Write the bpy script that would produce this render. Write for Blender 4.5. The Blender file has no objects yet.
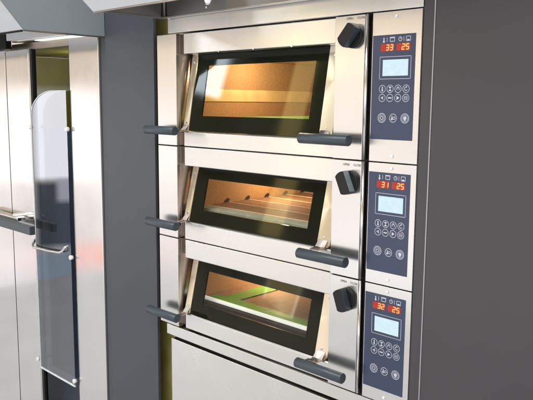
import bpy, bmesh, math, random
from mathutils import Matrix, Vector
random.seed(7)
S = bpy.context.scene
COL = S.collection
ZO = 1.55                      # height of the seam under the top deck above the floor

# ------------------------------------------------------------------ materials
def new_mat(name):
    m = bpy.data.materials.new(name); m.use_nodes = True
    nt = m.node_tree; nt.nodes.clear()
    out = nt.nodes.new('ShaderNodeOutputMaterial')
    return m, nt, out

def lk(nt, a, b): nt.links.new(a, b)

def noise(nt, scale=(1, 1, 1), size=5.0, detail=4.0, rough=0.55):
    tc = nt.nodes.new('ShaderNodeNewGeometry')
    mp = nt.nodes.new('ShaderNodeMapping'); mp.inputs['Scale'].default_value = scale
    nz = nt.nodes.new('ShaderNodeTexNoise')
    nz.inputs['Scale'].default_value = size; nz.inputs['Detail'].default_value = detail
    nz.inputs['Roughness'].default_value = rough
    lk(nt, tc.outputs['Position'], mp.inputs['Vector']); lk(nt, mp.outputs['Vector'], nz.inputs['Vector'])
    return nz.outputs['Fac']

def ramp(nt, fac, stops):
    r = nt.nodes.new('ShaderNodeValToRGB'); el = r.color_ramp.elements
    while len(el) < len(stops): el.new(0.5)
    for e, (p, c) in zip(el, stops):
        e.position = p; e.color = (*c, 1) if len(c) == 3 else c
    lk(nt, fac, r.inputs['Fac']); return r.outputs['Color']

def maprange(nt, fac, a, b, c, d):
    n = nt.nodes.new('ShaderNodeMapRange')
    for k, v in zip(('From Min', 'From Max', 'To Min', 'To Max'), (a, b, c, d)): n.inputs[k].default_value = v
    lk(nt, fac, n.inputs['Value']); return n.outputs['Result']

def plain(name, col, rough=0.5, metal=0.0, spec=0.5, var=0.12, vs=40.0, vscale=(1, 1, 1), bump=0.0, emit=None, es=0.0, rvar=0.08):
    m, nt, out = new_mat(name)
    b = nt.nodes.new('ShaderNodeBsdfPrincipled')
    f = noise(nt, vscale, vs)
    lo = tuple(max(0, c * (1 - var)) for c in col); hi = tuple(min(1, c * (1 + var)) for c in col)
    lk(nt, ramp(nt, f, [(0.3, lo), (0.7, hi)]), b.inputs['Base Color'])
    lk(nt, maprange(nt, f, 0.3, 0.7, max(0.02, rough - rvar), rough + rvar), b.inputs['Roughness'])
    b.inputs['Metallic'].default_value = metal
    b.inputs['Specular IOR Level'].default_value = spec
    if bump:
        bp = nt.nodes.new('ShaderNodeBump'); bp.inputs['Strength'].default_value = bump; bp.inputs['Distance'].default_value = 0.001
        lk(nt, f, bp.inputs['Height']); lk(nt, bp.outputs['Normal'], b.inputs['Normal'])
    if emit:
        b.inputs['Emission Color'].default_value = (*emit, 1); b.inputs['Emission Strength'].default_value = es
    lk(nt, b.outputs['BSDF'], out.inputs['Surface'])
    return m

def steel(name, col=(0.85, 0.83, 0.80), rough=0.25, grain='x', gb=0.004):
    """brushed stainless: fine grain lines plus large soft smears and fingerprints"""
    m, nt, out = new_mat(name)
    b = nt.nodes.new('ShaderNodeBsdfPrincipled'); b.inputs['Metallic'].default_value = 1.0
    if grain != 'n':
        b.inputs['Anisotropic'].default_value = 0.8; b.inputs['Anisotropic Rotation'].default_value = 0.25 if grain == 'x' else 0.0
        tg = nt.nodes.new('ShaderNodeTangent'); tg.direction_type = 'RADIAL'; tg.axis = 'Z'; lk(nt, tg.outputs['Tangent'], b.inputs['Tangent'])
    sc = {'x': (2, 2, 420), 'z': (420, 420, 2), 'n': (9, 9, 5)}[grain]
    fine = noise(nt, sc, 1.0, 3.0)
    big = noise(nt, (1, 1, 1), 7.0, 4.0, 0.6)
    lo = tuple(c * 0.990 for c in col); hi = tuple(min(1, c * 1.008) for c in col)
    c1 = ramp(nt, fine, [(0.3, lo), (0.7, hi)])
    mx = nt.nodes.new('ShaderNodeMixRGB'); mx.blend_type = 'MULTIPLY'; mx.inputs['Fac'].default_value = 1
    lk(nt, c1, mx.inputs['Color1']); lk(nt, ramp(nt, big, [(0.3, (0.965, 0.965, 0.97)), (0.7, (1, 1, 1))]), mx.inputs['Color2'])
    lk(nt, mx.outputs['Color'], b.inputs['Base Color'])
    ad = nt.nodes.new('ShaderNodeMath'); ad.operation = 'ADD'
    lk(nt, maprange(nt, fine, 0.3, 0.7, rough - 0.006, rough + 0.006), ad.inputs[0])
    lk(nt, maprange(nt, big, 0.3, 0.7, -0.025, 0.035), ad.inputs[1])
    lk(nt, ad.outputs[0], b.inputs['Roughness'])
    lk(nt, b.outputs['BSDF'], out.inputs['Surface'])
    return m

def glass(name, tint=(1, 1, 1), refl=1.0, rough=0.0, base=0.04, ior=1.5, film=0.0, film_col=(0.8, 0.82, 0.9)):
    m, nt, out = new_mat(name)
    tr = nt.nodes.new('ShaderNodeBsdfTransparent'); tr.inputs['Color'].default_value = (*tint, 1)
    gl = nt.nodes.new('ShaderNodeBsdfGlossy'); gl.inputs['Color'].default_value = (refl, refl, refl, 1); gl.inputs['Roughness'].default_value = rough
    lw = nt.nodes.new('ShaderNodeFresnel'); lw.inputs['IOR'].default_value = ior
    f = noise(nt, (1, 1, .3), 6.0, 3.0)
    ad = nt.nodes.new('ShaderNodeMath'); ad.operation = 'ADD'; ad.use_clamp = True
    lk(nt, lw.outputs['Fac'], ad.inputs[0]); lk(nt, maprange(nt, f, 0.3, 0.8, base * 0.94, base * 1.06), ad.inputs[1])
    src = tr.outputs['BSDF']
    if film:
        df = nt.nodes.new('ShaderNodeBsdfDiffuse'); df.inputs['Color'].default_value = (*film_col, 1)
        m0 = nt.nodes.new('ShaderNodeMixShader'); lk(nt, maprange(nt, f, 0.2, 0.8, film * 0.9, film * 1.1), m0.inputs['Fac'])
        lk(nt, src, m0.inputs[1]); lk(nt, df.outputs['BSDF'], m0.inputs[2]); src = m0.outputs['Shader']
    mx = nt.nodes.new('ShaderNodeMixShader')
    lk(nt, ad.outputs[0], mx.inputs['Fac']); lk(nt, src, mx.inputs[1]); lk(nt, gl.outputs['BSDF'], mx.inputs[2])
    lk(nt, mx.outputs['Shader'], out.inputs['Surface'])
    return m

def emissive(name, col, strength, var=0.06, size=60):
    m, nt, out = new_mat(name)
    e = nt.nodes.new('ShaderNodeEmission'); e.inputs['Strength'].default_value = strength
    f = noise(nt, (1, 1, 1), size, 2)
    lk(nt, ramp(nt, f, [(0.3, tuple(c * (1 - var) for c in col)), (0.7, tuple(min(1, c * (1 + var)) for c in col))]), e.inputs['Color'])
    gl = nt.nodes.new('ShaderNodeBsdfGlossy'); gl.inputs['Roughness'].default_value = 0.15
    mx = nt.nodes.new('ShaderNodeMixShader'); mx.inputs['Fac'].default_value = 0.04
    lk(nt, e.outputs['Emission'], mx.inputs[1]); lk(nt, gl.outputs['BSDF'], mx.inputs[2])
    lk(nt, mx.outputs['Shader'], out.inputs['Surface'])
    return m

M = dict(
    steel=steel('brushed_steel'), steel_v=steel('brushed_steel_upright', grain='z', rough=0.24),
    steel_w=steel('pale_steel', (0.84, 0.825, 0.795), 0.25, 'x', 0.0), white_paint=plain('white_hood_paint', (0.62, 0.64, 0.66), 0.35, var=0.02, vs=3), steel_d=steel('door_strip_steel', (0.84, 0.77, 0.64), 0.30, 'z'),
    steel_liner=steel('post_liner_steel', (0.72, 0.64, 0.58), 0.26, 'z'), steel_br=steel('bright_trim_steel', (0.88, 0.87, 0.86), 0.18, 'n', 0.02),  # post liner: brown reflection put into the steel colour
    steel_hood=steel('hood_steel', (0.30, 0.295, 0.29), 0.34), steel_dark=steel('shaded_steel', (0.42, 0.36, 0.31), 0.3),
    steel_rack=steel('rack_oven_steel', (0.87, 0.85, 0.82), 0.15, 'z'),
    mirror=steel('polished_steel', (0.82, 0.80, 0.78), 0.10, 'n', 0.02),
    grey=plain('dark_grey_laminate', (0.066, 0.075, 0.088), 0.30, var=0.05, vs=3.0, rvar=0.04, spec=0.35, bump=0.02),
    grey_w=plain('dark_grey_laminate_warm', (0.070, 0.068, 0.074), 0.30, var=0.05, vs=3.0, rvar=0.04, spec=0.3, bump=0.02),
    grey_l=plain('pale_grey_hood_paint', (0.27, 0.31, 0.335), 0.4, var=0.05, vs=3.0, rvar=0.04, spec=0.4),
    edge=plain('panel_edge_highlight', (0.42, 0.43, 0.45), 0.35, 0.6, var=0.05),
    black=plain('black_gap', (0.006, 0.006, 0.006), 0.7, spec=0.2), gasket=plain('black_rubber_gasket', (0.012, 0.012, 0.014), 0.55),
    frit=plain('black_enamelled_glass', (0.010, 0.012, 0.006), 0.05, spec=0.16, var=0.05, rvar=0.01),
    knob=plain('black_knob_plastic', (0.010, 0.011, 0.012), 0.42, spec=0.35, var=0.15, vs=300, bump=0.08),
    knob_lit_flank=plain('knob_flank_highlight', (0.24, 0.30, 0.33), 0.25, var=0.1),  # light caught on the grip's side, put into its colour
    handle=plain('slate_grey_handle_coating', (0.043, 0.060, 0.076), 0.38, var=0.12, vs=400, bump=0.06, spec=0.55),
    navy=plain('navy_membrane', (0.040, 0.055, 0.105), 0.24, var=0.05, vs=8, rvar=0.03),
    print=plain('white_print', (0.56, 0.58, 0.68), 0.4, var=0.05),
    print_grey=plain('grey_print', (0.42, 0.44, 0.55), 0.4, var=0.05),
    engraved=plain('brown_engraving', (0.20, 0.15, 0.13), 0.5),
    red=emissive('red_readout', (0.52, 0.040, 0.026), 0.95), red_hi=emissive('red_unlit_segment', (0.60, 0.055, 0.03), 0.9),
    digit=emissive('glowing_digit', (1.0, 0.55, 0.18), 1.05), lcd=emissive('pale_cyan_screen', (0.70, 0.90, 1.0), 1.0, 0.04, 90),
    olive=plain('olive_painted_backing', (0.42, 0.37, 0.12), 0.6, var=0.2, vs=9),
    olive_d=plain('olive_dark_lining', (0.17, 0.16, 0.035), 0.5, var=0.15, vs=5),
    navy_d=plain('navy_reflection_tone', (0.050, 0.078, 0.19), 0.55, var=0.25, vs=30, bump=0.15),
    brick=plain('speckled_chamber_stone', (0.47, 0.27, 0.11), 0.75, var=0.15, vs=130, bump=0.2),
    slab=plain('brown_hearth_slab', (0.30, 0.175, 0.10), 0.7, var=0.25, vs=60, bump=0.2),
    joint=plain('pale_slab_joint', (0.88, 0.74, 0.54), 0.6), soot=plain('dark_steam_hole', (0.02, 0.012, 0.008), 0.8),
    ledge=plain('pale_chamber_ledge', (0.40, 0.44, 0.38), 0.75, 0.0, spec=0.1, var=0.2, vs=40), ledge_glow=plain('glowing_white_ledge', (0.85, 0.88, 0.88), 0.7, spec=0.1, var=0.05, emit=(0.85, 0.95, 1.0), es=0.38),  # white ledge has a faint added glow, though it is no lamp
    mat=plain('mirrored_green', (0.13, 0.36, 0.025), 0.6, var=0.15, vs=50),  # green of the added slab and strip that stand in for reflections, no mat
    cream=plain('cream_mirrored_band', (0.80, 0.60, 0.28), 0.6, var=0.12, vs=18),
    pane=glass('clear_oven_glass', (0.93, 0.94, 0.88), 1.0, 0.0, 0.012, 1.28),
    rack_pane=glass('tinted_rack_glass', (0.85, 0.87, 0.80), 0.9, 0.0, 0.004, 1.25),
    plate=glass('clear_shield_plate', (0.80, 0.85, 0.95), 0.95, 0.012, 0.15, film=0.02, film_col=(0.50, 0.72, 1.0)),
    plate_edge=plain('plate_bright_edge', (0.80, 0.86, 0.90), 0.2, emit=None),
    lamp=emissive('spot_lens_and_glow', (1.0, 0.97, 0.9), 1.3),
    floor=plain('pale_hall_floor', (0.49, 0.51, 0.53), 0.35, var=0.05, vs=2.0),
    white=plain('white_nylon_button', (0.85, 0.86, 0.86), 0.3, var=0.03),
)

# ------------------------------------------------------------------ mesh helpers
class MB:
    def __init__(s): s.bm = bmesh.new(); s.mats = []
    def mi(s, m):
        if m not in s.mats: s.mats.append(m)
        return s.mats.index(m)
    def faces(s, new, m):
        i = s.mi(m)
        for f in new: f.material_index = i
    def box(s, x0, x1, y0, y1, z0, z1, m):
        v = [s.bm.verts.new((x, y, z + ZO)) for x in (x0, x1) for y in (y0, y1) for z in (z0, z1)]
        q = [(0, 1, 3, 2), (4, 6, 7, 5), (0, 4, 5, 1), (2, 3, 7, 6), (0, 2, 6, 4), (1, 5, 7, 3)]
        s.faces([s.bm.faces.new([v[i] for i in f]) for f in q], m); return s
    def hexa(s, pts, m):
        """8 points: four of the front (ccw), four of the back in the same order"""
        v = [s.bm.verts.new((p[0], p[1], p[2] + ZO)) for p in pts]
        q = [(0, 1, 2, 3), (7, 6, 5, 4), (0, 4, 5, 1), (1, 5, 6, 2), (2, 6, 7, 3), (3, 7, 4, 0)]
        s.faces([s.bm.faces.new([v[i] for i in f]) for f in q], m); return s
    def prism(s, poly, axis, a, b, m):
        """extrude a polygon; axis 'y': poly in (x,z), 'x': poly in (y,z), 'z': poly in (x,y)"""
        def P(p, t):
            return {'y': (p[0], t, p[1] + ZO), 'x': (t, p[0], p[1] + ZO), 'z': (p[0], p[1], t + ZO)}[axis]
        A = [s.bm.verts.new(P(p, a)) for p in poly]; B = [s.bm.verts.new(P(p, b)) for p in poly]
        n = len(poly); fs = [s.bm.faces.new(A), s.bm.faces.new(B[::-1])]
        for i in range(n): fs.append(s.bm.faces.new([A[i], B[i], B[(i + 1) % n], A[(i + 1) % n]]))
        s.faces(fs, m); return s
    def tube(s, pts, r, m, n=24, caps=True, radii=None):
        pts = [Vector((p[0], p[1], p[2] + ZO)) for p in pts]; rings = []
        up = Vector((0, 0, 1))
        for i, p in enumerate(pts):
            d = (pts[min(i + 1, len(pts) - 1)] - pts[max(i - 1, 0)]).normalized()
            a = d.cross(up if abs(d.z) < 0.9 else Vector((1, 0, 0))).normalized(); b = d.cross(a)
            rr = radii[i] if radii else r
            rings.append([s.bm.verts.new(p + rr * (math.cos(t) * a + math.sin(t) * b)) for t in [2 * math.pi * k / n for k in range(n)]])
        fs = []
        for A, B in zip(rings, rings[1:]):
            for k in range(n): fs.append(s.bm.faces.new([A[k], A[(k + 1) % n], B[(k + 1) % n], B[k]]))
        for f in fs: f.smooth = True
        if caps: fs += [s.bm.faces.new(rings[0][::-1]), s.bm.faces.new(rings[-1])]
        s.faces(fs, m); return s
    # thin flat shapes facing -Y
    def poly(s, pts, y, m):
        f = s.bm.faces.new([s.bm.verts.new((p[0], y, p[1] + ZO)) for p in pts]); s.faces([f], m); return s
    def ring(s, cx, cz, r0, r1, y, m, n=32, a0=0, a1=360):
        k = n if a1 - a0 >= 360 else n + 1; V = []
        for i in range(k):
            t = math.radians(a0 + (a1 - a0) * i / n)
            V.append([s.bm.verts.new((cx + r * math.cos(t), y, cz + r * math.sin(t) + ZO)) for r in (r0, r1)])
        m2 = V + ([V[0]] if k == n else [])
        s.faces([s.bm.faces.new([a[0], a[1], b[1], b[0]]) for a, b in zip(m2, m2[1:])], m); return s
    def disc(s, cx, cz, r, y, m, n=24): return s.poly([(cx + r * math.cos(2 * math.pi * i / n), cz + r * math.sin(2 * math.pi * i / n)) for i in range(n)], y, m)
    def line(s, x0, z0, x1, z1, w, y, m):
        dx, dz = x1 - x0, z1 - z0; L = math.hypot(dx, dz); nx, nz = -dz / L * w / 2, dx / L * w / 2
        return s.poly([(x0 + nx, z0 + nz), (x1 + nx, z1 + nz), (x1 - nx, z1 - nz), (x0 - nx, z0 - nz)], y, m)
    def rect(s, x0, x1, z0, z1, w, y, m):
        return s.line(x0, z0, x1, z0, w, y, m).line(x0, z1, x1, z1, w, y, m).line(x0, z0, x0, z1, w, y, m).line(x1, z0, x1, z1, w, y, m)
    def build(s, name, parent=None, bevel=0.0, seg=2, fix=True):
        if fix: bmesh.ops.recalc_face_normals(s.bm, faces=s.bm.faces)
        me = bpy.data.meshes.new(name); s.bm.to_mesh(me); s.bm.free()
        for m in s.mats: me.materials.append(M[m])
        o = bpy.data.objects.new(name, me); COL.objects.link(o)
        if bevel:
            b = o.modifiers.new('soft_edges', 'BEVEL'); b.width = bevel; b.segments = seg; b.limit_method = 'ANGLE'; b.angle_limit = math.radians(40); b.harden_normals = True
        if parent:
            o.parent = parent; o.matrix_parent_inverse = Matrix.Translation(-parent.location)
        return o

def thing(name, label, cat, loc, group=None):
    o = bpy.data.objects.new(name, None); COL.objects.link(o); o.location = (loc[0], loc[1], loc[2] + ZO); o.empty_display_size = 0.1
    o['label'] = label; o['category'] = cat
    if group: o['group'] = group
    return o
def tag(o, label, cat, group=None):
    o['label'] = label; o['category'] = cat
    if group: o['group'] = group
    return o
def sub(o, parent):            # parent a mesh under another mesh part that sits at the world origin
    o.parent = parent; return o

def text_mesh(name, body, size, x, z, y, mat, parent, align='CENTER'):
    cu = bpy.data.curves.new('lettering', 'FONT'); cu.body = body; cu.size = size; cu.align_x = align; cu.align_y = 'CENTER'; cu.offset = 0.0001
    t = bpy.data.objects.new('lettering', cu); COL.objects.link(t)
    dg = bpy.context.evaluated_depsgraph_get(); me = bpy.data.meshes.new_from_object(t.evaluated_get(dg))
    bpy.data.objects.remove(t); me.transform(Matrix.Translation((x, y, z + ZO)) @ Matrix.Rotation(math.pi / 2, 4, 'X'))
    me.materials.clear(); me.materials.append(M[mat])
    o = bpy.data.objects.new(name, me); COL.objects.link(o)
    o.parent = parent
    return o

# ------------------------------------------------------------------ seven-segment digits
SEG = {'0': 'abcdef', '1': 'bc', '2': 'abged', '3': 'abgcd', '5': 'afgcd', '8': 'abcdefg'}
def digit(mb, ch, x, z, w, h, y, mat, t):
    sl = 0.10 * h
    P = {'a': ((0, h), (w, h)), 'b': ((w, h), (w, h / 2)), 'c': ((w, h / 2), (w, 0)), 'd': ((0, 0), (w, 0)), 'e': ((0, h / 2), (0, 0)), 'f': ((0, h), (0, h / 2)), 'g': ((0, h / 2), (w, h / 2))}
    for sgm in SEG[ch]:
        (a, b), (c, d) = P[sgm]
        mb.line(x + a + sl * b / h, z + b, x + c + sl * d / h, z + d, t, y, mat)
        y -= 0.00002

# ------------------------------------------------------------------ one oven deck
XN0, XN1, NW, NH = 0.9363, 1.0653, 0.129, 0.2671
def control_panel(deck, zt, zb, nt, a, b):
    """steel plate with navy membrane, two red readouts, screen and eleven buttons"""
    mb = MB(); mb.box(0.9335, 1.0815, -0.001, 0.03, zb + .0015, zt - .0015, 'steel_v')
    p = mb.build('control_panel', deck, 0.0012)
    def part(m, name, bev=0): 
        o = m.build(name, None, bev, fix=bool(bev)); o.parent = p; return o
    X = lambda u: XN0 + u * NW
    Z = lambda v: nt - v * NH
    m = MB(); m.box(XN0, XN1, -0.0022, 0.0, nt - NH, nt, 'navy'); part(m, 'touch_panel', 0.0006)
    y = -0.0026
    for k, (u0, u1, txt) in enumerate(((0.205, 0.515, a), (0.575, 0.885, b))):
        m = MB(); m.box(X(u0), X(u1), y - 0.0002, -0.0015, Z(0.155), Z(0.085), 'red')
        w = (X(u1) - X(u0)); h = Z(.085) - Z(.155)
        digit(m, '8', X(u0) + w * .07, Z(.155) + h * .17, w * .19, h * .66, y - 0.0004, 'red_hi', 0.0020)
        for j, ch in enumerate(txt):
            digit(m, ch, X(u0) + w * (.40 + .30 * j), Z(.155) + h * .15, w * .19, h * .70, y - 0.0005, 'digit', 0.0030)
        part(m, 'number_display')
    # printed signs over the readouts
    m = MB(); s = .0055; zc = Z(.046)
    m.disc(X(.27), zc - s * .8, .0030, y, 'print').line(X(.27), zc - s * .7, X(.27), zc + s, .0030, y - .00003, 'print').line(X(.345), zc - s, X(.345), zc + s, .0012, y, 'print')
    m.rect(X(.42), X(.52), zc - s * .9, zc + s * .7, .0016, y, 'print').line(X(.41), zc + s * .9, X(.53), zc + s * .9, .0024, y - .00003, 'print')
    part(m, 'temperature_sign')
    m = MB(); m.ring(X(.655), zc, .0042, .0056, y, 'print').line(X(.655), zc, X(.655), zc + .004, .001, y, 'print').line(X(.655), zc, X(.68), zc, .001, y - .00003, 'print')
    m.line(X(.735), zc - s, X(.735), zc + s, .0012, y, 'print').rect(X(.79), X(.885), zc - s, zc + s, .0014, y, 'print').poly([(X(.81), zc - s), (X(.865), zc - s), (X(.865), zc - s * .3), (X(.81), zc - s * .3)], y - .00003, 'print')
    part(m, 'timer_sign')
    m = MB(); m.rect(X(.19), X(.915), Z(.416), Z(.207), .0016, y, 'print_grey'); part(m, 'screen_outline')
    m = MB(); m.box(X(.262), X(.853), y - .0004, -.0015, Z(.388), Z(.235), 'lcd'); part(m, 'screen')
    # faint lines of writing on the screen
    # buttons
    c4 = [.268, .453, .640, .825]; R = .0102
    def btn(u, v, r, fn, dbl=False):
        m = MB(); cx, cz = X(u), Z(v)
        m.ring(cx, cz, r * .875, r, y, 'print')
        if dbl: m.ring(cx, cz, r * .60, r * .72, y, 'print_grey')
        fn(m, cx, cz, r); part(m, 'button')
    q = y - .00004
    btn(c4[0], .511, R, lambda m, x, z, r: (m.disc(x, z - r * .35, r * .26, q, 'print'), m.line(x, z - r * .2, x, z + r * .6, r * .3, q - .00003, 'print')))
    btn(c4[1], .511, R, lambda m, x, z, r: (m.poly([(x - r * .5, z + r * .55), (x + r * .5, z + r * .55), (x, z)], q, 'print'), m.poly([(x - r * .5, z - r * .55), (x, z), (x + r * .5, z - r * .55)], q, 'print')))
    btn(c4[2], .511, R, lambda m, x, z, r: (m.ring(x, z, r * .32, r * .5, q, 'print_grey', 16, -50, 230), m.line(x, z, x, z + r * .6, r * .16, q - .00003, 'print')))
    btn(c4[3], .511, R, lambda m, x, z, r: (m.ring(x, z, r * .34, r * .5, q, 'print', 16, 60, 330), m.poly([(x, z + r * .7), (x + r * .4, z + r * .45), (x, z + r * .2)], q - .00003, 'print')))
    btn(c4[0], .597, R, lambda m, x, z, r: m.poly([(x - r * .5, z), (x + r * .35, z + r * .5), (x + r * .35, z - r * .5)], q, 'print_grey'))
    btn(c4[1], .597, R, lambda m, x, z, r: m.line(x - r * .55, z, x + r * .55, z, r * .32, q, 'print'))
    btn(c4[2], .597, R, lambda m, x, z, r: m.poly([(x + r * .5, z), (x - r * .35, z + r * .5), (x - r * .35, z - r * .5)], q, 'print'))
    btn(c4[3], .597, R, lambda m, x, z, r: (m.rect(x - r * .45, x + r * .45, z - r * .4, z + r * .4, r * .16, q, 'print_grey'), m.line(x - r * .4, z, x + r * .4, z, r * .2, q - .00003, 'print_grey')))
    R2 = .0125
    btn(.275, .790, R2, lambda m, x, z, r: m.ring(x, z, r * .28, r * .44, q, 'print', 6), True)
    btn(.545, .790, R2 * .9, lambda m, x, z, r: (m.ring(x + r * .28, z, r * .22, r * .36, q, 'print', 16), m.line(x - r * .3, z - r * .5, x - r * .3, z + r * .5, r * .24, q, 'print'), m.line(x - r * .6, z - r * .25, x, z - r * .25, r * .2, q - .00003, 'print')))
    btn(.822, .790, R2, lambda m, x, z, r: (m.disc(x, z + r * .05, r * .40, q, 'print'), m.line(x, z - r * .2, x, z - r * .5, r * .36, q - .00003, 'print')), True)
    for zz in (zt - .014, zb + .018):
        m = MB(); m.tube([(1.0065, -.0012, zz), (1.0065, -.0030, zz), (1.0065, -.0036, zz)], .0042, 'white', 16, radii=[.0045, .0045, .003]); part(m, 'screw')
    return p

def oven_deck(zt, rt, rb, zb, nt, digits, knob_deg, label):
    """zt/zb deck top and bottom, rt/rb top and bottom of the door recess, nt top of the navy membrane"""
    d = thing('oven_deck', label, 'oven', (0.54, 0.4, zb), 'stacked baking oven decks')
    P = MB; G = .0016
    # carcass round the chamber (dark, only its gaps are seen)
    m = P(); m.box(.03, .1175, .082, .90, zb + .001, zt - .001, 'steel_dark').box(.80, 1.07, .045, .90, zb + .001, zt - .001, 'steel_dark')
    m.box(.9195, .9325, .012, .0440, zb + .001, zt - .001, 'black')  # black strip added in the gap by the control panel to stand for its shade
    m.box(.1180, .7995, .082, .90, rt - .004, zt - .002, 'black').box(.1180, .7995, .082, .90, zb + .002, rb + .02, 'black').box(.118, .7995, .80, .90, rb + .0205, rt - .0045, 'black')
    m.build('housing', d)
    # chamber lining
    fz = rb + .040; cz = rt - .010
    m = P()
    m.box(.1185, .1225, .07, .79, rb + .022, cz, 'brick').box(.785, .799, .07, .79, rb + .022, cz, 'brick').box(.1227, .7848, .772, .79, rb + .022, cz, 'brick')
    m.box(.1227, .7848, .07, .7718, cz, cz + .004, 'brick')
    m.build('chamber_lining', d)
    return d, fz, cz

def deck_front(d, zt, rt, rb, zb, knob_deg):
    P = MB; G = .0016
    # left post: front skin and inner liner
    m = P(); m.box(0, .108, 0, .0175, zb + G, zt - G, 'steel_v'); m.build('side_post', d, .0018)
    m = P(); m.box(.002, .1065, .0185, .0815, zb + .002, zt - .002, 'steel_liner'); m.build('post_liner', d, .001)
    # right post with rounded edge
    m = P(); m.box(.8086, .9085, 0, .04, zb + G, zt - G, 'steel_v'); m.build('side_post', d, .0012)
    m = P(); m.tube([(.9135, .0042, zb + G), (.9135, .0042, zt - G)], .0046, 'steel_br', 16); m.build('post_edge_bead', d)
    # fascia above the door and sill below it
    yb = .0125
    m = P(); m.box(.134, .8075, yb, .060, rt, zt - G, 'steel'); m.build('fascia', d, .003, 3)
    m = P(); m.prism([(yb, zb + G), (.075, zb + G), (.075, rb - .004), (.030, rb - .004), (yb + .004, rb - .0055), (yb, rb - .009)], 'x', .134, .8075, 'steel'); m.build('sill', d, .001)
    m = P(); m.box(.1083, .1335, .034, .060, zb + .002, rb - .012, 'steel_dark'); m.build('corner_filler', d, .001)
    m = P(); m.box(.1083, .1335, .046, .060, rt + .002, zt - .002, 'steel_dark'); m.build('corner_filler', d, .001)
    # door
    y0, y1 = .018, .063; k = (y1 - y0) / (rt - rb)
    Y = lambda z: y0 + (z - rb) * k
    door = bpy.data.objects.new('door', None); COL.objects.link(door); door.parent = d; door.matrix_parent_inverse = Matrix.Translation(-d.location)
    door.empty_display_size = .05
    def part(m, name, bev=0, seg=2, fix=True):
        o = m.build(name, None, bev, seg, fix); o.parent = door; return o
    gx0, gx1 = .156, .7400; gb, gt = rb - .003, rt + .003
    wx0, wx1 = .2115, .6955
    h = rt - rb
    if h > .22: wb, wt = rb + .0485, rt - .0405
    else: wb, wt = rb + .0400, rt - .0430
    def slab(m, x0, x1, z0, z1, th, mat, off=0):
        m.hexa([(x0, Y(z0) + off, z0), (x1, Y(z0) + off, z0), (x1, Y(z1) + off, z1), (x0, Y(z1) + off, z1),
                (x0, Y(z0) + off + th, z0), (x1, Y(z0) + off + th, z0), (x1, Y(z1) + off + th, z1), (x0, Y(z1) + off + th, z1)], mat)
    # enamelled border: a frame with a window left free, one mesh
    m = P(); O = [(gx0, gb), (gx1, gb), (gx1, gt), (gx0, gt)]; I = [(wx0, wb), (wx1, wb), (wx1, wt), (wx0, wt)]
    def V(p, off): return m.bm.verts.new((p[0], Y(p[1]) + off, p[1] + ZO))
    Of, If, Ob, Ib = [[V(p, o) for p in L] for L, o in ((O, 0), (I, 0), (O, .006), (I, .006))]
    fs = []
    for i in range(4):
        j = (i + 1) % 4
        fs += [m.bm.faces.new([Of[i], Of[j], If[j], If[i]]), m.bm.faces.new([Ob[j], Ob[i], Ib[i], Ib[j]]), m.bm.faces.new([Of[j], Of[i], Ob[i], Ob[j]]), m.bm.faces.new([If[i], If[j], Ib[j], Ib[i]])]
    m.faces(fs, 'frit'); part(m, 'glass_border')
    m = P(); m.poly([(0, 0)] * 3, 0, 'pane') if False else None
    f = m.bm.faces.new([m.bm.verts.new((x, Y(z) + .0015, z + ZO)) for x, z in ((wx0, wb), (wx1, wb), (wx1, wt), (wx0, wt))]); m.faces([f], 'pane')
    part(m, 'window_pane', fix=False)
    m = P(); slab(m, .1165, .1222, rb - .002, rt - .001, .004, 'black', .003); part(m, 'gap_shade')  # black strip stands for the shaded gap beside the side strip
    # steel side strips (the arms the handles sit on)
    for x0, x1, s in ((.1225, .1530, -1), (.7425, .7950, 1)):
        m = P()
        if s > 0: prof = [(x0, gb + .006), (x0 + .006, gb), (x1 - .012, gb), (x1 - .004, gb + .008), (x1, gt), (x0 + .0, gt)]
        else: prof = [(x0, gb), (x1, gb), (x1, gt), (x0 + .003, gt)]
        A = [m.bm.verts.new((x, Y(z) - .002, z + ZO)) for x, z in prof]; B = [m.bm.verts.new((x, Y(z) + .008, z + ZO)) for x, z in prof]
        n = len(prof); fl = [m.bm.faces.new(A), m.bm.faces.new(B[::-1])] + [m.bm.faces.new([A[i], B[i], B[(i + 1) % n], A[(i + 1) % n]]) for i in range(n)]
        m.faces(fl, 'steel_d'); part(m, 'side_strip', .0012)
        for zz in (gb + .028, gt - .030):
            m = P(); xc = (x0 + x1) / 2 + (.003 if s < 0 else -.004)
            m.tube([(xc, Y(zz) - .002, zz), (xc, Y(zz) - .0036, zz - .0003), (xc, Y(zz) - .0042, zz - .0004)], .004, 'steel_br', 14, radii=[.0042, .0042, .0030]); part(m, 'rivet')
        # tab from the strip out to the handle
        zc = zb + .0555; hy = -.05; xa = x0 + .004; xb = x1 - .014 if s > 0 else x1 - .003
        m = P(); m.prism([(Y(gb + .02) - .002, gb + .022), (.004, gb + .003), (-.006, gb + .0005), (-.020, gb + .0005), (-.020, gb - .003), (-.004, gb - .003), (.008, gb - .001), (Y(gb) - .0005, gb + .004)], 'x', xa, xb, 'steel_liner'); part(m, 'handle_tab', .001)
        xr = (xa + xb) / 2 + (-.018 if s > 0 else 0)
        m = P(); m.tube([(xr, -.012, zc + .0), (xr, hy + .012, zc)], .006, 'handle', 14)
        part(m, 'handle_stem')
        hx0, hx1 = (-.006, .164) if s < 0 else (.730, .903)
        r = .0150; e = .0016
        m = P(); m.tube([(hx0, hy, zc), (hx0, hy, zc), (hx0 + e, hy, zc), (hx1 - e, hy, zc), (hx1, hy, zc)], r, 'handle', 40, radii=[r - e, r - e + .00001, r, r, r - e])
        part(m, 'handle')
    # rotary knob
    kx, kz = .8745, zt - .0610 if h < .22 else zt - .0560
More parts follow.
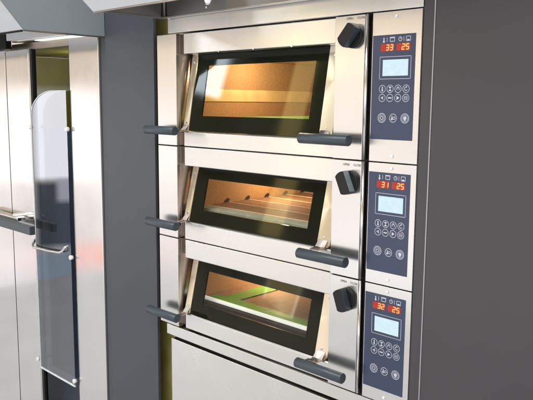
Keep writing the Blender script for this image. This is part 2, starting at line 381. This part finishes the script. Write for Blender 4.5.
    m = P(); m.tube([(kx, .0005, kz), (kx, -.0095, kz), (kx, -.0125, kz)], .030, 'knob', 40, radii=[.0325, .0322, .0300])
    kn = m.build('knob', d)
    m = P(); R = .0330; w0, w1 = -.0205, .0135
    a = math.radians(knob_deg); n = 14; out = []
    t0 = math.asin(w1 / R); 
    # outline in grip axes: u across, v along; circle arc limited to w0 <= u <= w1
    pts = []
    for i in range(n + 1):
        u = w1 + (w0 - w1) * i / n; pts.append((u, math.sqrt(max(R * R - u * u, 0.0) )))
    outline = pts + [(u, -v) for u, v in reversed(pts)]
    outline = [p for i, p in enumerate(outline) if i == 0 or (abs(p[0] - outline[i - 1][0]) + abs(p[1] - outline[i - 1][1])) > 1e-5]
    R2 = lambda u, v: (kx + u * math.cos(a) - v * math.sin(a), kz + u * math.sin(a) + v * math.cos(a))
    A = [m.bm.verts.new((R2(u, v)[0], -.0122, R2(u, v)[1] + ZO)) for u, v in outline]
    B = [m.bm.verts.new((R2(u * .97, v * .97)[0], -.0350, R2(u * .97, v * .97)[1] + ZO)) for u, v in outline]
    fl = [m.bm.faces.new(A[::-1]), m.bm.faces.new(B)]
    for i in range(len(outline)): fl.append(m.bm.faces.new([A[i], A[(i + 1) % len(A)], B[(i + 1) % len(A)], B[i]]))
    m.faces(fl, 'knob')
    m.faces([fl[-1]], 'knob_lit_flank' if knob_deg > 22 else 'handle')  # lit flank painted on one knob only, dark on the others
    g = m.build('grip', None, .0014); g.parent = kn
    zt_ = zt - .0095 if h > .22 else zt - .0135
    text_mesh('marking', 'OPEN', .0085, .858, zt_, -.0004, 'engraved', d).matrix_parent_inverse = Matrix.Translation(-d.location)
    text_mesh('marking', 'CLOSE', .0085, .895, zt_, -.0004, 'engraved', d).matrix_parent_inverse = Matrix.Translation(-d.location)

DECKS = [
    dict(zt=.3865, rt=.3165, rb=.058, zb=0.0, nt=.3273, dg=('33', '25'), k=-41, label='topmost and tallest oven deck, readouts 33 and 25, empty glowing orange chamber'),
    dict(zt=0.0, rt=-.068, rb=-.260, zb=-.330, nt=-.0258, dg=('31', '25'), k=24, label='middle oven deck, readouts 31 and 25, brown slatted hearth behind its window'),
    dict(zt=-.330, rt=-.398, rb=-.598, zb=-.660, nt=-.3554, dg=('32', '25'), k=20, label='lowest oven deck, readouts 32 and 25, green stand-in strip for a reflection and white ledge inside'),
]
DK = []
for c in DECKS:
    d, fz, cz = oven_deck(c['zt'], c['rt'], c['rb'], c['zb'], c['nt'], c['dg'], c['k'], c['label'])
    deck_front(d, c['zt'], c['rt'], c['rb'], c['zb'], c['k'])
    control_panel(d, c['zt'], c['zb'], c['nt'], *c['dg'])
    DK.append((d, fz, cz))

# what each chamber holds
def hearth(d, fz, y0, y1, n, mat, holes):
    m = MB(); st = (y1 - y0) / n
    for i in range(n): m.box(.1230, .7845, y0 + i * st + .004, y0 + (i + 1) * st - .004, fz - .012, fz, mat)
    m.build('hearth_slats', d, .001)
    m = MB()
    for i in range(n + 1): m.box(.1232, .7843, y0 + i * st - .0045, y0 + i * st + .0045, fz - .012, fz + .0012, 'joint')
    m.build('slat_joints', d)
    if holes:
        for i in range(1, n + 1):
            yy = y0 + i * st - .01
            m = MB(); m.prism([(yy - .014, fz + .0015), (yy + .010, fz + .0015), (yy + .016, fz + .012), (yy + .006, fz + .016), (yy - .006, fz + .010)], 'x', .1226, .1245, 'soot')
            m.build('steam_hole', d)
d, fz, cz = DK[0]
m = MB(); m.box(.123, .7845, .12, .77, fz - .03, fz - .012, 'slab'); m.build('hearth', d)
m = MB(); m.box(.36, .775, .075, .76, fz - .0115, fz + .0085, 'mat'); m.build('green_stand_in', d)  # added green slab for the green band low in the window
m = MB(); m.box(.1228, .1262, .072, .764, .156, .200, 'cream'); m.build('mirrored_band', d, .001)  # cream strip stands in for a band reflected in the glass
m = MB(); m.prism([(.55, .77), (.62, .77), (.62, .765), (.55, .765)], 'z', .10, cz, 'cream'); m.build('mirrored_upright', d, .001)  # cream post stands in for the upright part of that reflection
d, fz, cz = DK[1]
hearth(d, fz, .125, .77, 6, 'slab', True)
m = MB(); m.box(.123, .7845, .066, .120, fz - .022, fz + .001, 'ledge'); m.build('front_ledge', d, .003)
d, fz, cz = DK[2]
m = MB(); m.box(.123, .7845, .108, .77, fz - .02, fz - .002, 'slab'); m.build('hearth', d)
m = MB(); m.prism([(.150, .112), (.784, .112), (.784, .158), (.265, .158), (.265, .765), (.190, .765), (.190, .158), (.150, .150)], 'z', fz - .0015, fz + .002, 'mat'); m.build('green_stand_in', d)  # green strip stands in for green mirrored in the glass
m = MB(); m.box(.123, .7845, .084, .105, fz - .020, fz + .004, 'ledge_glow'); m.build('front_ledge', d, .002)
m = MB(); m.box(.123, .7845, .062, .0832, fz - .020, fz - .002, 'soot'); m.build('ledge_gasket', d, .001)
# rivets under the top fascia
for x in (.3163, .4777, .6383):
    m = MB(); m.tube([(x, .0125, .3180), (x, .0098, .3180)], .0036, 'steel_br', 12); m.build('rivet', DK[0][0])

# ------------------------------------------------------------------ header, plinth, cabinet below
m = MB(); m.box(.0635, 1.0825, 0, .85, .3882, .470, 'steel')
tag(m.build('header_panel', None, .002), 'long plain steel strip directly above the topmost oven deck', 'panel')
t = thing('base_cabinet', 'plain pale steel base cabinet under the lowest oven deck', 'cabinet', (.54, .4, -ZO))
m = MB(); m.box(.0325, 1.0825, .004, .85, -.7020, -.6635, 'steel_w'); m.build('plinth', t, .0015)
m = MB(); m.box(.045, 1.07, .030, .85, -.7160, -.7025, 'black').box(.045, 1.07, .030, .85, (-ZO + .005), -.7165, 'steel_dark'); m.build('carcass', t)
m = MB(); m.box(.0560, 1.0800, .006, .0290, -ZO + .07, -.7150, 'steel_w'); m.build('door', t, .002)
m = MB()
m.box(.08, 1.05, .05, .80, (-ZO + .001), (-ZO + .0045), 'black'); m.build('foot', t)

# olive backing seen in the gap left of the ovens
m = MB(); m.box(-.24, .0300, .070, .0800, -ZO, .62, 'olive'); tag(m.build('gap_backing', None, .001), 'olive strip deep in the gap between dark panel and ovens', 'backing strip')

# ------------------------------------------------------------------ dark cladding panels
t = thing('cladding_panel', 'bluish dark grey cladding panel between the glass door and the ovens', 'panel', (-.18, 0, -ZO), 'dark grey cladding panels')
m = MB(); m.box(-.3330, -.020, 0, .012, -ZO, .70, 'grey'); m.build('sheet', t, .0012)
m = MB(); m.box(-.3845, -.3338, .010, .020, -ZO, .70, 'grey'); m.build('return_strip', t, .001)
t = thing('cladding_panel', 'large dark grey cladding panel right of the keypads', 'panel', (1.6, 0, -ZO), 'dark grey cladding panels')
m = MB(); m.box(1.1205, 2.4, -.004, .022, -ZO, .75, 'grey_w'); m.build('sheet', t, .001)
m = MB(); m.box(1.1165, 1.1200, -.0055, .020, -ZO, .75, 'edge'); m.build('edge_highlight', t, .0008)  # pale strip paints the light caught on the panel's bevelled edge
m = MB(); m.box(1.0845, 1.1160, .001, .020, -ZO, .75, 'grey_w'); tag(m.build('filler_strip', None, .001), 'narrow dark strip beside the three keypads', 'panel')

# ------------------------------------------------------------------ hoods
def hood(name, label, x0, x1, zb, yf, side_mat, in_mat, front_mat, top=.80, lean=.055):
    t = thing(name, label, 'extractor hood', ((x0 + x1) / 2, yf / 2, zb), 'extractor hoods')
    return t
t = hood('extractor_hood', 'dark hollow steel hood with white front over the stacked ovens', .064, 1.115, .435, -.285, 'steel_hood', 'steel_hood', 'steel_w')
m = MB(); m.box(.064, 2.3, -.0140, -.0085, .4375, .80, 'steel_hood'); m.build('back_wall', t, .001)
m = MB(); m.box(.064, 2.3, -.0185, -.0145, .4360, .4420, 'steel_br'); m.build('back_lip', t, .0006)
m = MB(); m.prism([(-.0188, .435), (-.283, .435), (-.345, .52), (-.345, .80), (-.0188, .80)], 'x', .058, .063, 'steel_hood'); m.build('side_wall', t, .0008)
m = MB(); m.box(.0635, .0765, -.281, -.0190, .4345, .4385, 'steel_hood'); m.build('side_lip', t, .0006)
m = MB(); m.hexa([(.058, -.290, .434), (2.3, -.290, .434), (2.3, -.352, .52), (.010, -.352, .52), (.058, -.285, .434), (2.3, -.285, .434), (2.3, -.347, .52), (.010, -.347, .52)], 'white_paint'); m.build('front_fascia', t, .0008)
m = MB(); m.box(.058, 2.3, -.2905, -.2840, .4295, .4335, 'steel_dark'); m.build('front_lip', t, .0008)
m = MB(); m.box(.0635, 2.3, -.28, -.0145, .640, .646, 'steel_hood'); m.build('baffle', t)
m = MB(); m.tube([(.0705, -.0190, .4445), (.0705, -.0190, .63)], .0045, 'steel_hood', 12); m.build('corner_bead', t)
m = MB(); m.tube([(.295, -.0142, .4800), (.295, -.0175, .4800), (.295, -.0180, .48)], .02, 'steel_br', 24, radii=[.0185, .0185, .013]); f = m.build('spot_lamp', t)
m = MB(); m.tube([(.295, -.0182, .4800), (.295, -.0195, .4800)], .0125, 'lamp', 20); g = m.build('lens', None); g.parent = f
m = MB(); m.tube([(.288, -.0142, .4555), (.288, -.0170, .4555)], .0035, 'white', 12); m.build('screw', t)

t = hood('extractor_hood', 'pale grey hood jutting out over the rack oven door', -1.6, -.333, .402, -.33, 'grey_l', 'grey_l', 'steel_w')
m = MB(); m.prism([(-.001, .402), (-.330, .402), (-.415, .500), (-.415, .80), (-.001, .80)], 'x', -.3385, -.3335, 'grey_l'); m.build('side_wall', t, .001)
m = MB(); m.hexa([(-2.3, -.336, .401), (-.3335, -.336, .401), (-.3335, -.421, .50), (-2.3, -.421, .50), (-2.3, -.331, .401), (-.3335, -.331, .401), (-.3335, -.416, .50), (-2.3, -.416, .50)], 'white_paint'); m.build('front_fascia', t, .001)
m = MB(); m.box(-.3390, -.3328, -.331, -.0015, .3965, .4015, 'steel_dark'); m.build('bottom_lip', t, .0008)
m = MB(); m.box(-2.3, -.3395, -.338, -.331, .3950, .4005, 'black'); m.build('front_lip', t, .0008)
m = MB(); m.box(-2.3, -.339, -.33, -.07, .56, .565, 'grey_l'); m.build('baffle', t)

# ------------------------------------------------------------------ rack oven with glazed door
t = thing('rack_oven', 'tall steel rack oven with narrow glazed door under the pale hood', 'oven', (-.9, .4, -ZO))
# chamber
m = MB()
m.box(-1.75, -1.02, .08, .09, -ZO + .002, .50, 'olive_d') if False else None
m.box(-1.70, -.36, .86, .88, (-ZO + .005), .40, 'olive_d').box(-1.70, -1.68, .09, .855, (-ZO + .005), .40, 'olive_d').box(-.40, -.38, .09, .855, (-ZO + .005), .40, 'olive_d').box(-1.70, -.36, .09, .88, .402, .42, 'olive_d')
m.build('chamber', t)
# header with slots and polished underside
m = MB(); m.box(-1.118, -.3905, -.030, -.004, .4270, .62, 'white_paint'); hd = m.build('header', t, .0015)
m = MB()
for i in range(2): m.box(-1.098 + i * .085, -1.040 + i * .085, -.0312, -.0298, .4625, .4670, 'black')
g = m.build('vent_slots', None); g.parent = hd
m = MB(); m.box(-1.70, -1.122, -.032, -.004, .392, .62, 'black'); m.build('header_end', t, .001)
m = MB(); m.box(-1.118, -.3905, -.0035, .085, .4215, .4255, 'mirror'); m.build('header_underside', t)
m = MB(); m.box(-.90, -.41, -.002, .034, .4175, .4212, 'lamp'); m.build('underside_glow', t, .001)  # added glowing strip in place of a white reflection under the header
# steel skins, door stiles
m = MB(); m.box(-1.70, -1.205, .0, .030, -ZO, .400, 'steel_rack'); m.build('side_panel', t, .0015)
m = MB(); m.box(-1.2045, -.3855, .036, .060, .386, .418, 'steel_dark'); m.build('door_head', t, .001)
dr = bpy.data.objects.new('door', None); COL.objects.link(dr); dr.parent = t; dr.matrix_parent_inverse = Matrix.Translation(-t.location)
def dpart(m, name, bev=0, fix=True):
    o = m.build(name, None, bev, 2, fix); o.parent = dr; return o
m = MB(); m.box(-1.198, -.9735, 0, .035, -ZO + .02, .3860, 'steel_rack'); dpart(m, 'stile', .003)
m = MB(); m.box(-.6120, -.3860, 0, .035, -ZO + .02, .4120, 'steel_rack'); dpart(m, 'stile', .003)
m = MB(); m.box(-.9730, -.9660, .004, .030, -ZO + .02, .386, 'steel_br').box(-.6205, -.6125, .004, .030, -ZO + .02, .386, 'gasket').box(-.9655, -.955, .008, .030, -ZO + .02, .386, 'gasket'); dpart(m, 'gasket')
f = MB(); q = f.bm.faces.new([f.bm.verts.new((x, .018, z + ZO)) for x, z in ((-.955, -ZO + .02), (-.6205, -ZO + .02), (-.6205, .386), (-.955, .386))]); f.faces([q], 'rack_pane'); dpart(f, 'pane', fix=False)
# clear shield plate with a rounded corner
px0, px1, pz0, pz1 = -.940, -.624, -1.105, .198
pts = [(px0, pz0), (px1, pz0), (px1, pz1)]
rx, rz = .200, .115
for i in range(17):
    a = math.radians(90 + 90 * i / 16); pts.append((px0 + rx + rx * math.cos(a), pz1 - rz + rz * math.sin(a)))
f = MB(); q = f.bm.faces.new([f.bm.verts.new((x, -.012, z + ZO)) for x, z in pts]); f.faces([q], 'plate'); pl = dpart(f, 'shield_plate', fix=False)
f = MB(); f.box(px0, px1, -.0150, -.0095, pz0 - .008, pz0, 'plate_edge')
for (a, b), (c, e) in zip(pts[2:], pts[3:] + [pts[0]]):
    f.hexa([(a, -.0145, b), (c, -.0145, e), (c, -.0100, e), (a, -.0100, b), (a + .0028, -.0145, b - .0028), (c + .0028, -.0145, e - .0028), (c + .0028, -.01, e - .0028), (a + .0028, -.01, b - .0028)], 'plate_edge')
dpart(f, 'plate_rim')
for x, z in ((-.950, .035), (-.622, .035), (-.622, -.520), (-.962, -1.075), (-.626, -1.085)):
    f = MB(); f.tube([(x, -.006, z), (x, -.0185, z), (x, -.0205, z)], .010, 'white', 20, radii=[.009, .0105, .008]); dpart(f, 'clip_button')
f = MB(); f.tube([(-.957, -.006, -.488), (-.955, -.022, -.512), (-.945, -.026, -.522), (-.80, -.026, -.516), (-.70, -.026, -.508), (-.672, -.026, -.498), (-.658, -.022, -.480), (-.655, -.006, -.472)], .0055, 'steel_br', 12); dpart(f, 'rod')
f = MB(); f.box(-1.50, -.862, -.080, -.052, -.4485, -.4080, 'handle'); dpart(f, 'handle', .004)
f = MB(); f.box(-1.42, -1.04, -.0515, -.010, -.412, -.392, 'mirror').tube([(-1.09, -.045, -.395), (-1.09, .002, -.395)], .018, 'mirror', 18).tube([(-ZO + .02, -.045, -.395), (-ZO + .02, .002, -.395)], .018, 'mirror', 18); dpart(f, 'handle_bracket', .003)
l = bpy.data.lights.new('rack_oven_fill', 'POINT'); l.energy = 4.5; l.color = (1, .9, .6); l.shadow_soft_size = .05  # added fill light to brighten the olive lining, no visible source
lo = bpy.data.objects.new('rack_oven_fill', l); COL.objects.link(lo); lo.location = (-1.15, .45, .33 + ZO)
# added navy sheet and posts in the rack oven, in place of mirrored navy
tr = thing('navy_stand_in', 'added navy sheet inside the glazed rack oven, standing in for a reflection', 'reflection stand-in', (-1.0, .35, -ZO))
m = MB(); m.box(-1.62, -.42, .12, .135, -ZO + .02, .03, 'navy_d'); m.build('added_navy_sheet', tr, .004)
for x in (-1.60, -.45):
    m = MB(); m.tube([(x, .16, -ZO + .05), (x, .16, .30)], .014, 'steel_v', 12); m.build('added_post', tr)

# ------------------------------------------------------------------ floor
m = MB(); m.box(-4.0, 4.5, -3.4, 1.5, -ZO - .05, -ZO, 'floor'); fl = m.build('floor'); fl['kind'] = 'structure'

# ------------------------------------------------------------------ light: surroundings of an exhibition hall, as a procedural panorama
w = bpy.data.worlds.new('World'); S.world = w; w.use_nodes = True
nt = w.node_tree; nt.nodes.clear()
out = nt.nodes.new('ShaderNodeOutputWorld'); bg = nt.nodes.new('ShaderNodeBackground'); lk(nt, bg.outputs[0], out.inputs['Surface'])
tc = nt.nodes.new('ShaderNodeTexCoord'); sp = nt.nodes.new('ShaderNodeSeparateXYZ'); lk(nt, tc.outputs['Generated'], sp.inputs[0])
def mth(op, a, b=None, clamp=False):
    n = nt.nodes.new('ShaderNodeMath'); n.operation = op; n.use_clamp = clamp
    for i, v in enumerate((a, b)):
        if v is None: continue
        if isinstance(v, (int, float)): n.inputs[i].default_value = v
        else: lk(nt, v, n.inputs[i])
    return n.outputs[0]
EL = mth('MULTIPLY', mth('ARCSINE', sp.outputs['Z']), 180 / math.pi)
AZ = mth('MULTIPLY', mth('ARCTAN2', sp.outputs['Y'], sp.outputs['X']), 180 / math.pi)
colr = ramp(nt, mth('DIVIDE', mth('ADD', EL, 90), 180, True), [
    (0.00, (0.60, 0.60, 0.62)), (0.36, (1.06, 1.10, 1.14)), (0.41, (1.06, 1.07, 1.09)), (0.45, (1.05, 1.02, 1.01)), (0.485, (1.08, 1.01, 0.96)),
    (0.515, (1.0, 0.90, 0.81)), (0.545, (0.60, 0.51, 0.42)), (0.60, (0.34, 0.33, 0.22)), (0.68, (0.9, 0.9, 0.9)), (1.0, (1.75, 1.75, 1.8))])
vn = nt.nodes.new('ShaderNodeTexNoise'); vn.inputs['Scale'].default_value = 7.0; vn.inputs['Detail'].default_value = 3
vm = nt.nodes.new('ShaderNodeMapping'); vm.inputs['Scale'].default_value = (2.4, 2.4, .8); lk(nt, tc.outputs['Generated'], vm.inputs['Vector']); lk(nt, vm.outputs['Vector'], vn.inputs['Vector'])
vx = nt.nodes.new('ShaderNodeMixRGB'); vx.blend_type = 'MULTIPLY'; vx.inputs['Fac'].default_value = 1
lk(nt, colr, vx.inputs['Color1']); lk(nt, ramp(nt, vn.outputs['Fac'], [(0.36, (0.58, 0.53, 0.52)), (0.47, (0.94, 0.92, 0.92)), (0.60, (1.16, 1.16, 1.17))]), vx.inputs['Color2'])
colr = vx.outputs['Color']
def edge_in(v, a, s): return maprange(nt, v, a - s, a + s, 0, 1)
for n in nt.nodes:
    pass
def patch(prev, az0, az1, e0, e1, col, fac=1.0, s=0.5):
    mk = None
    for v, a, sg in ((AZ, az0, 1), (AZ, az1, -1), (EL, e0, 1), (EL, e1, -1)):
        r = nt.nodes.new('ShaderNodeMapRange'); r.clamp = True
        r.inputs['From Min'].default_value = a - s * sg; r.inputs['From Max'].default_value = a + s * sg
        lk(nt, v, r.inputs['Value']); mk = r.outputs[0] if mk is None else mth('MULTIPLY', mk, r.outputs[0])
    mk = mth('MULTIPLY', mk, fac)
    mx = nt.nodes.new('ShaderNodeMixRGB'); lk(nt, mk, mx.inputs['Fac']); lk(nt, prev, mx.inputs['Color1']); mx.inputs['Color2'].default_value = (*col, 1)
    return mx.outputs['Color']
# things of the hall that the steel and the glass mirror
colr = patch(colr, -150.1, -144, -13.9, -11.5, (1.25, 0.30, 0.14), .9, .3)        # salmon stand edge
colr = patch(colr, -158, -145.5, 1.0, 9, (0.55, 0.46, 0.37), .9, .9)
colr = patch(colr, -156, -146, -17.5, -14.0, (0.50, 0.52, 0.54), .8, .8)
colr = patch(colr, -153.2, -150.3, -6.2, 1.0, (2.9, 2.9, 3.15), .9, .3)
colr = patch(colr, -153.2, -150.3, -11.6, -6.4, (0.05, 0.06, 0.09), .92, .3)      # dark machine
colr = patch(colr, -151.6, -150.2, -8.0, -6.2, (1.2, 1.2, 1.4), .8, .25)
colr = patch(colr, -153.4, -150.2, -30, -12.0, (0.46, 0.58, 0.74), .9, .4)
colr = patch(colr, -143.5, -140.2, 13.3, 19, (15, 17, 18.5), 1, .25)              # ceiling lamp field
#colr = patch(colr, -150, -120, 14.0, 15.0, (6.5, 4.8, 1.8), 1, .12)                # pale roof beam
colr = patch(colr, -134.6, -132.8, 8, 22, (5.0, 3.8, 1.5), 1, .15)
colr = patch(colr, -132.5, -129.6, 1.4, 6, (8, 7.4, 5.5), 1, .1)
colr = patch(colr, -132.3, -129.8, 1.4, 5.6, (4.6, 3.6, 1.8), 1, .1)                # poster
colr = patch(colr, -133.4, -131.2, 0.6, 2.4, (0.20, 0.10, 0.05), 1, .3)
lk(nt, colr, bg.inputs['Color']); bg.inputs['Strength'].default_value = 1.12

def area(name, loc, target, sx, sy, power, col=(1, 1, 1)):
    l = bpy.data.lights.new(name, 'AREA'); l.shape = 'RECTANGLE'; l.size = sx; l.size_y = sy; l.energy = power; l.color = col
    o = bpy.data.objects.new(name, l); COL.objects.link(o); o.location = loc
    o.rotation_euler = (Vector(target) - Vector(loc)).to_track_quat('-Z', 'Y').to_euler(); return o
area('hall_ceiling_light', (0.6, -2.2, 3.9), (0.3, 0.0, 1.1), 3.0, 1.2, 75, (1, .97, .93))
for (d, fz, cz), spots in zip(DK, ([(.26, .30, 1.6), (.64, .34, 1.6)], [(.24, .42, 1.25), (.60, .50, 1.0)], [(.22, .40, 1.7)])):
    for x, y, p in spots:
        l = bpy.data.lights.new('chamber_lamp', 'POINT'); l.energy = p; l.color = (1, .80, .54); l.shadow_soft_size = .02
        o = bpy.data.objects.new('chamber_lamp', l); COL.objects.link(o); o.location = (x, y, cz - .025 + ZO)

# ------------------------------------------------------------------ camera
yaw, pitch, roll = .7747, -.1412, .0086
F = Vector((-math.sin(yaw) * math.cos(pitch), math.cos(yaw) * math.cos(pitch), math.sin(pitch)))
R = F.cross(Vector((0, 0, 1))).normalized(); U = R.cross(F)
Rr = math.cos(roll) * R + math.sin(roll) * U; Ur = -math.sin(roll) * R + math.cos(roll) * U
cam = bpy.data.cameras.new('camera'); co = bpy.data.objects.new('camera', cam); COL.objects.link(co)
co.matrix_world = Matrix(((Rr.x, Ur.x, -F.x, 2.0113), (Rr.y, Ur.y, -F.y, -1.4917), (Rr.z, Ur.z, -F.z, .152 + ZO), (0, 0, 0, 1)))
cam.sensor_width = 36; cam.lens = 36 * 681.49 / 533; cam.clip_start = .02; cam.clip_end = 60
S.camera = co
S.view_settings.view_transform = 'Standard'; S.view_settings.look = 'None'; S.view_settings.exposure = 0; S.view_settings.gamma = 1
S.cycles.max_bounces = 12; S.cycles.transparent_max_bounces = 16
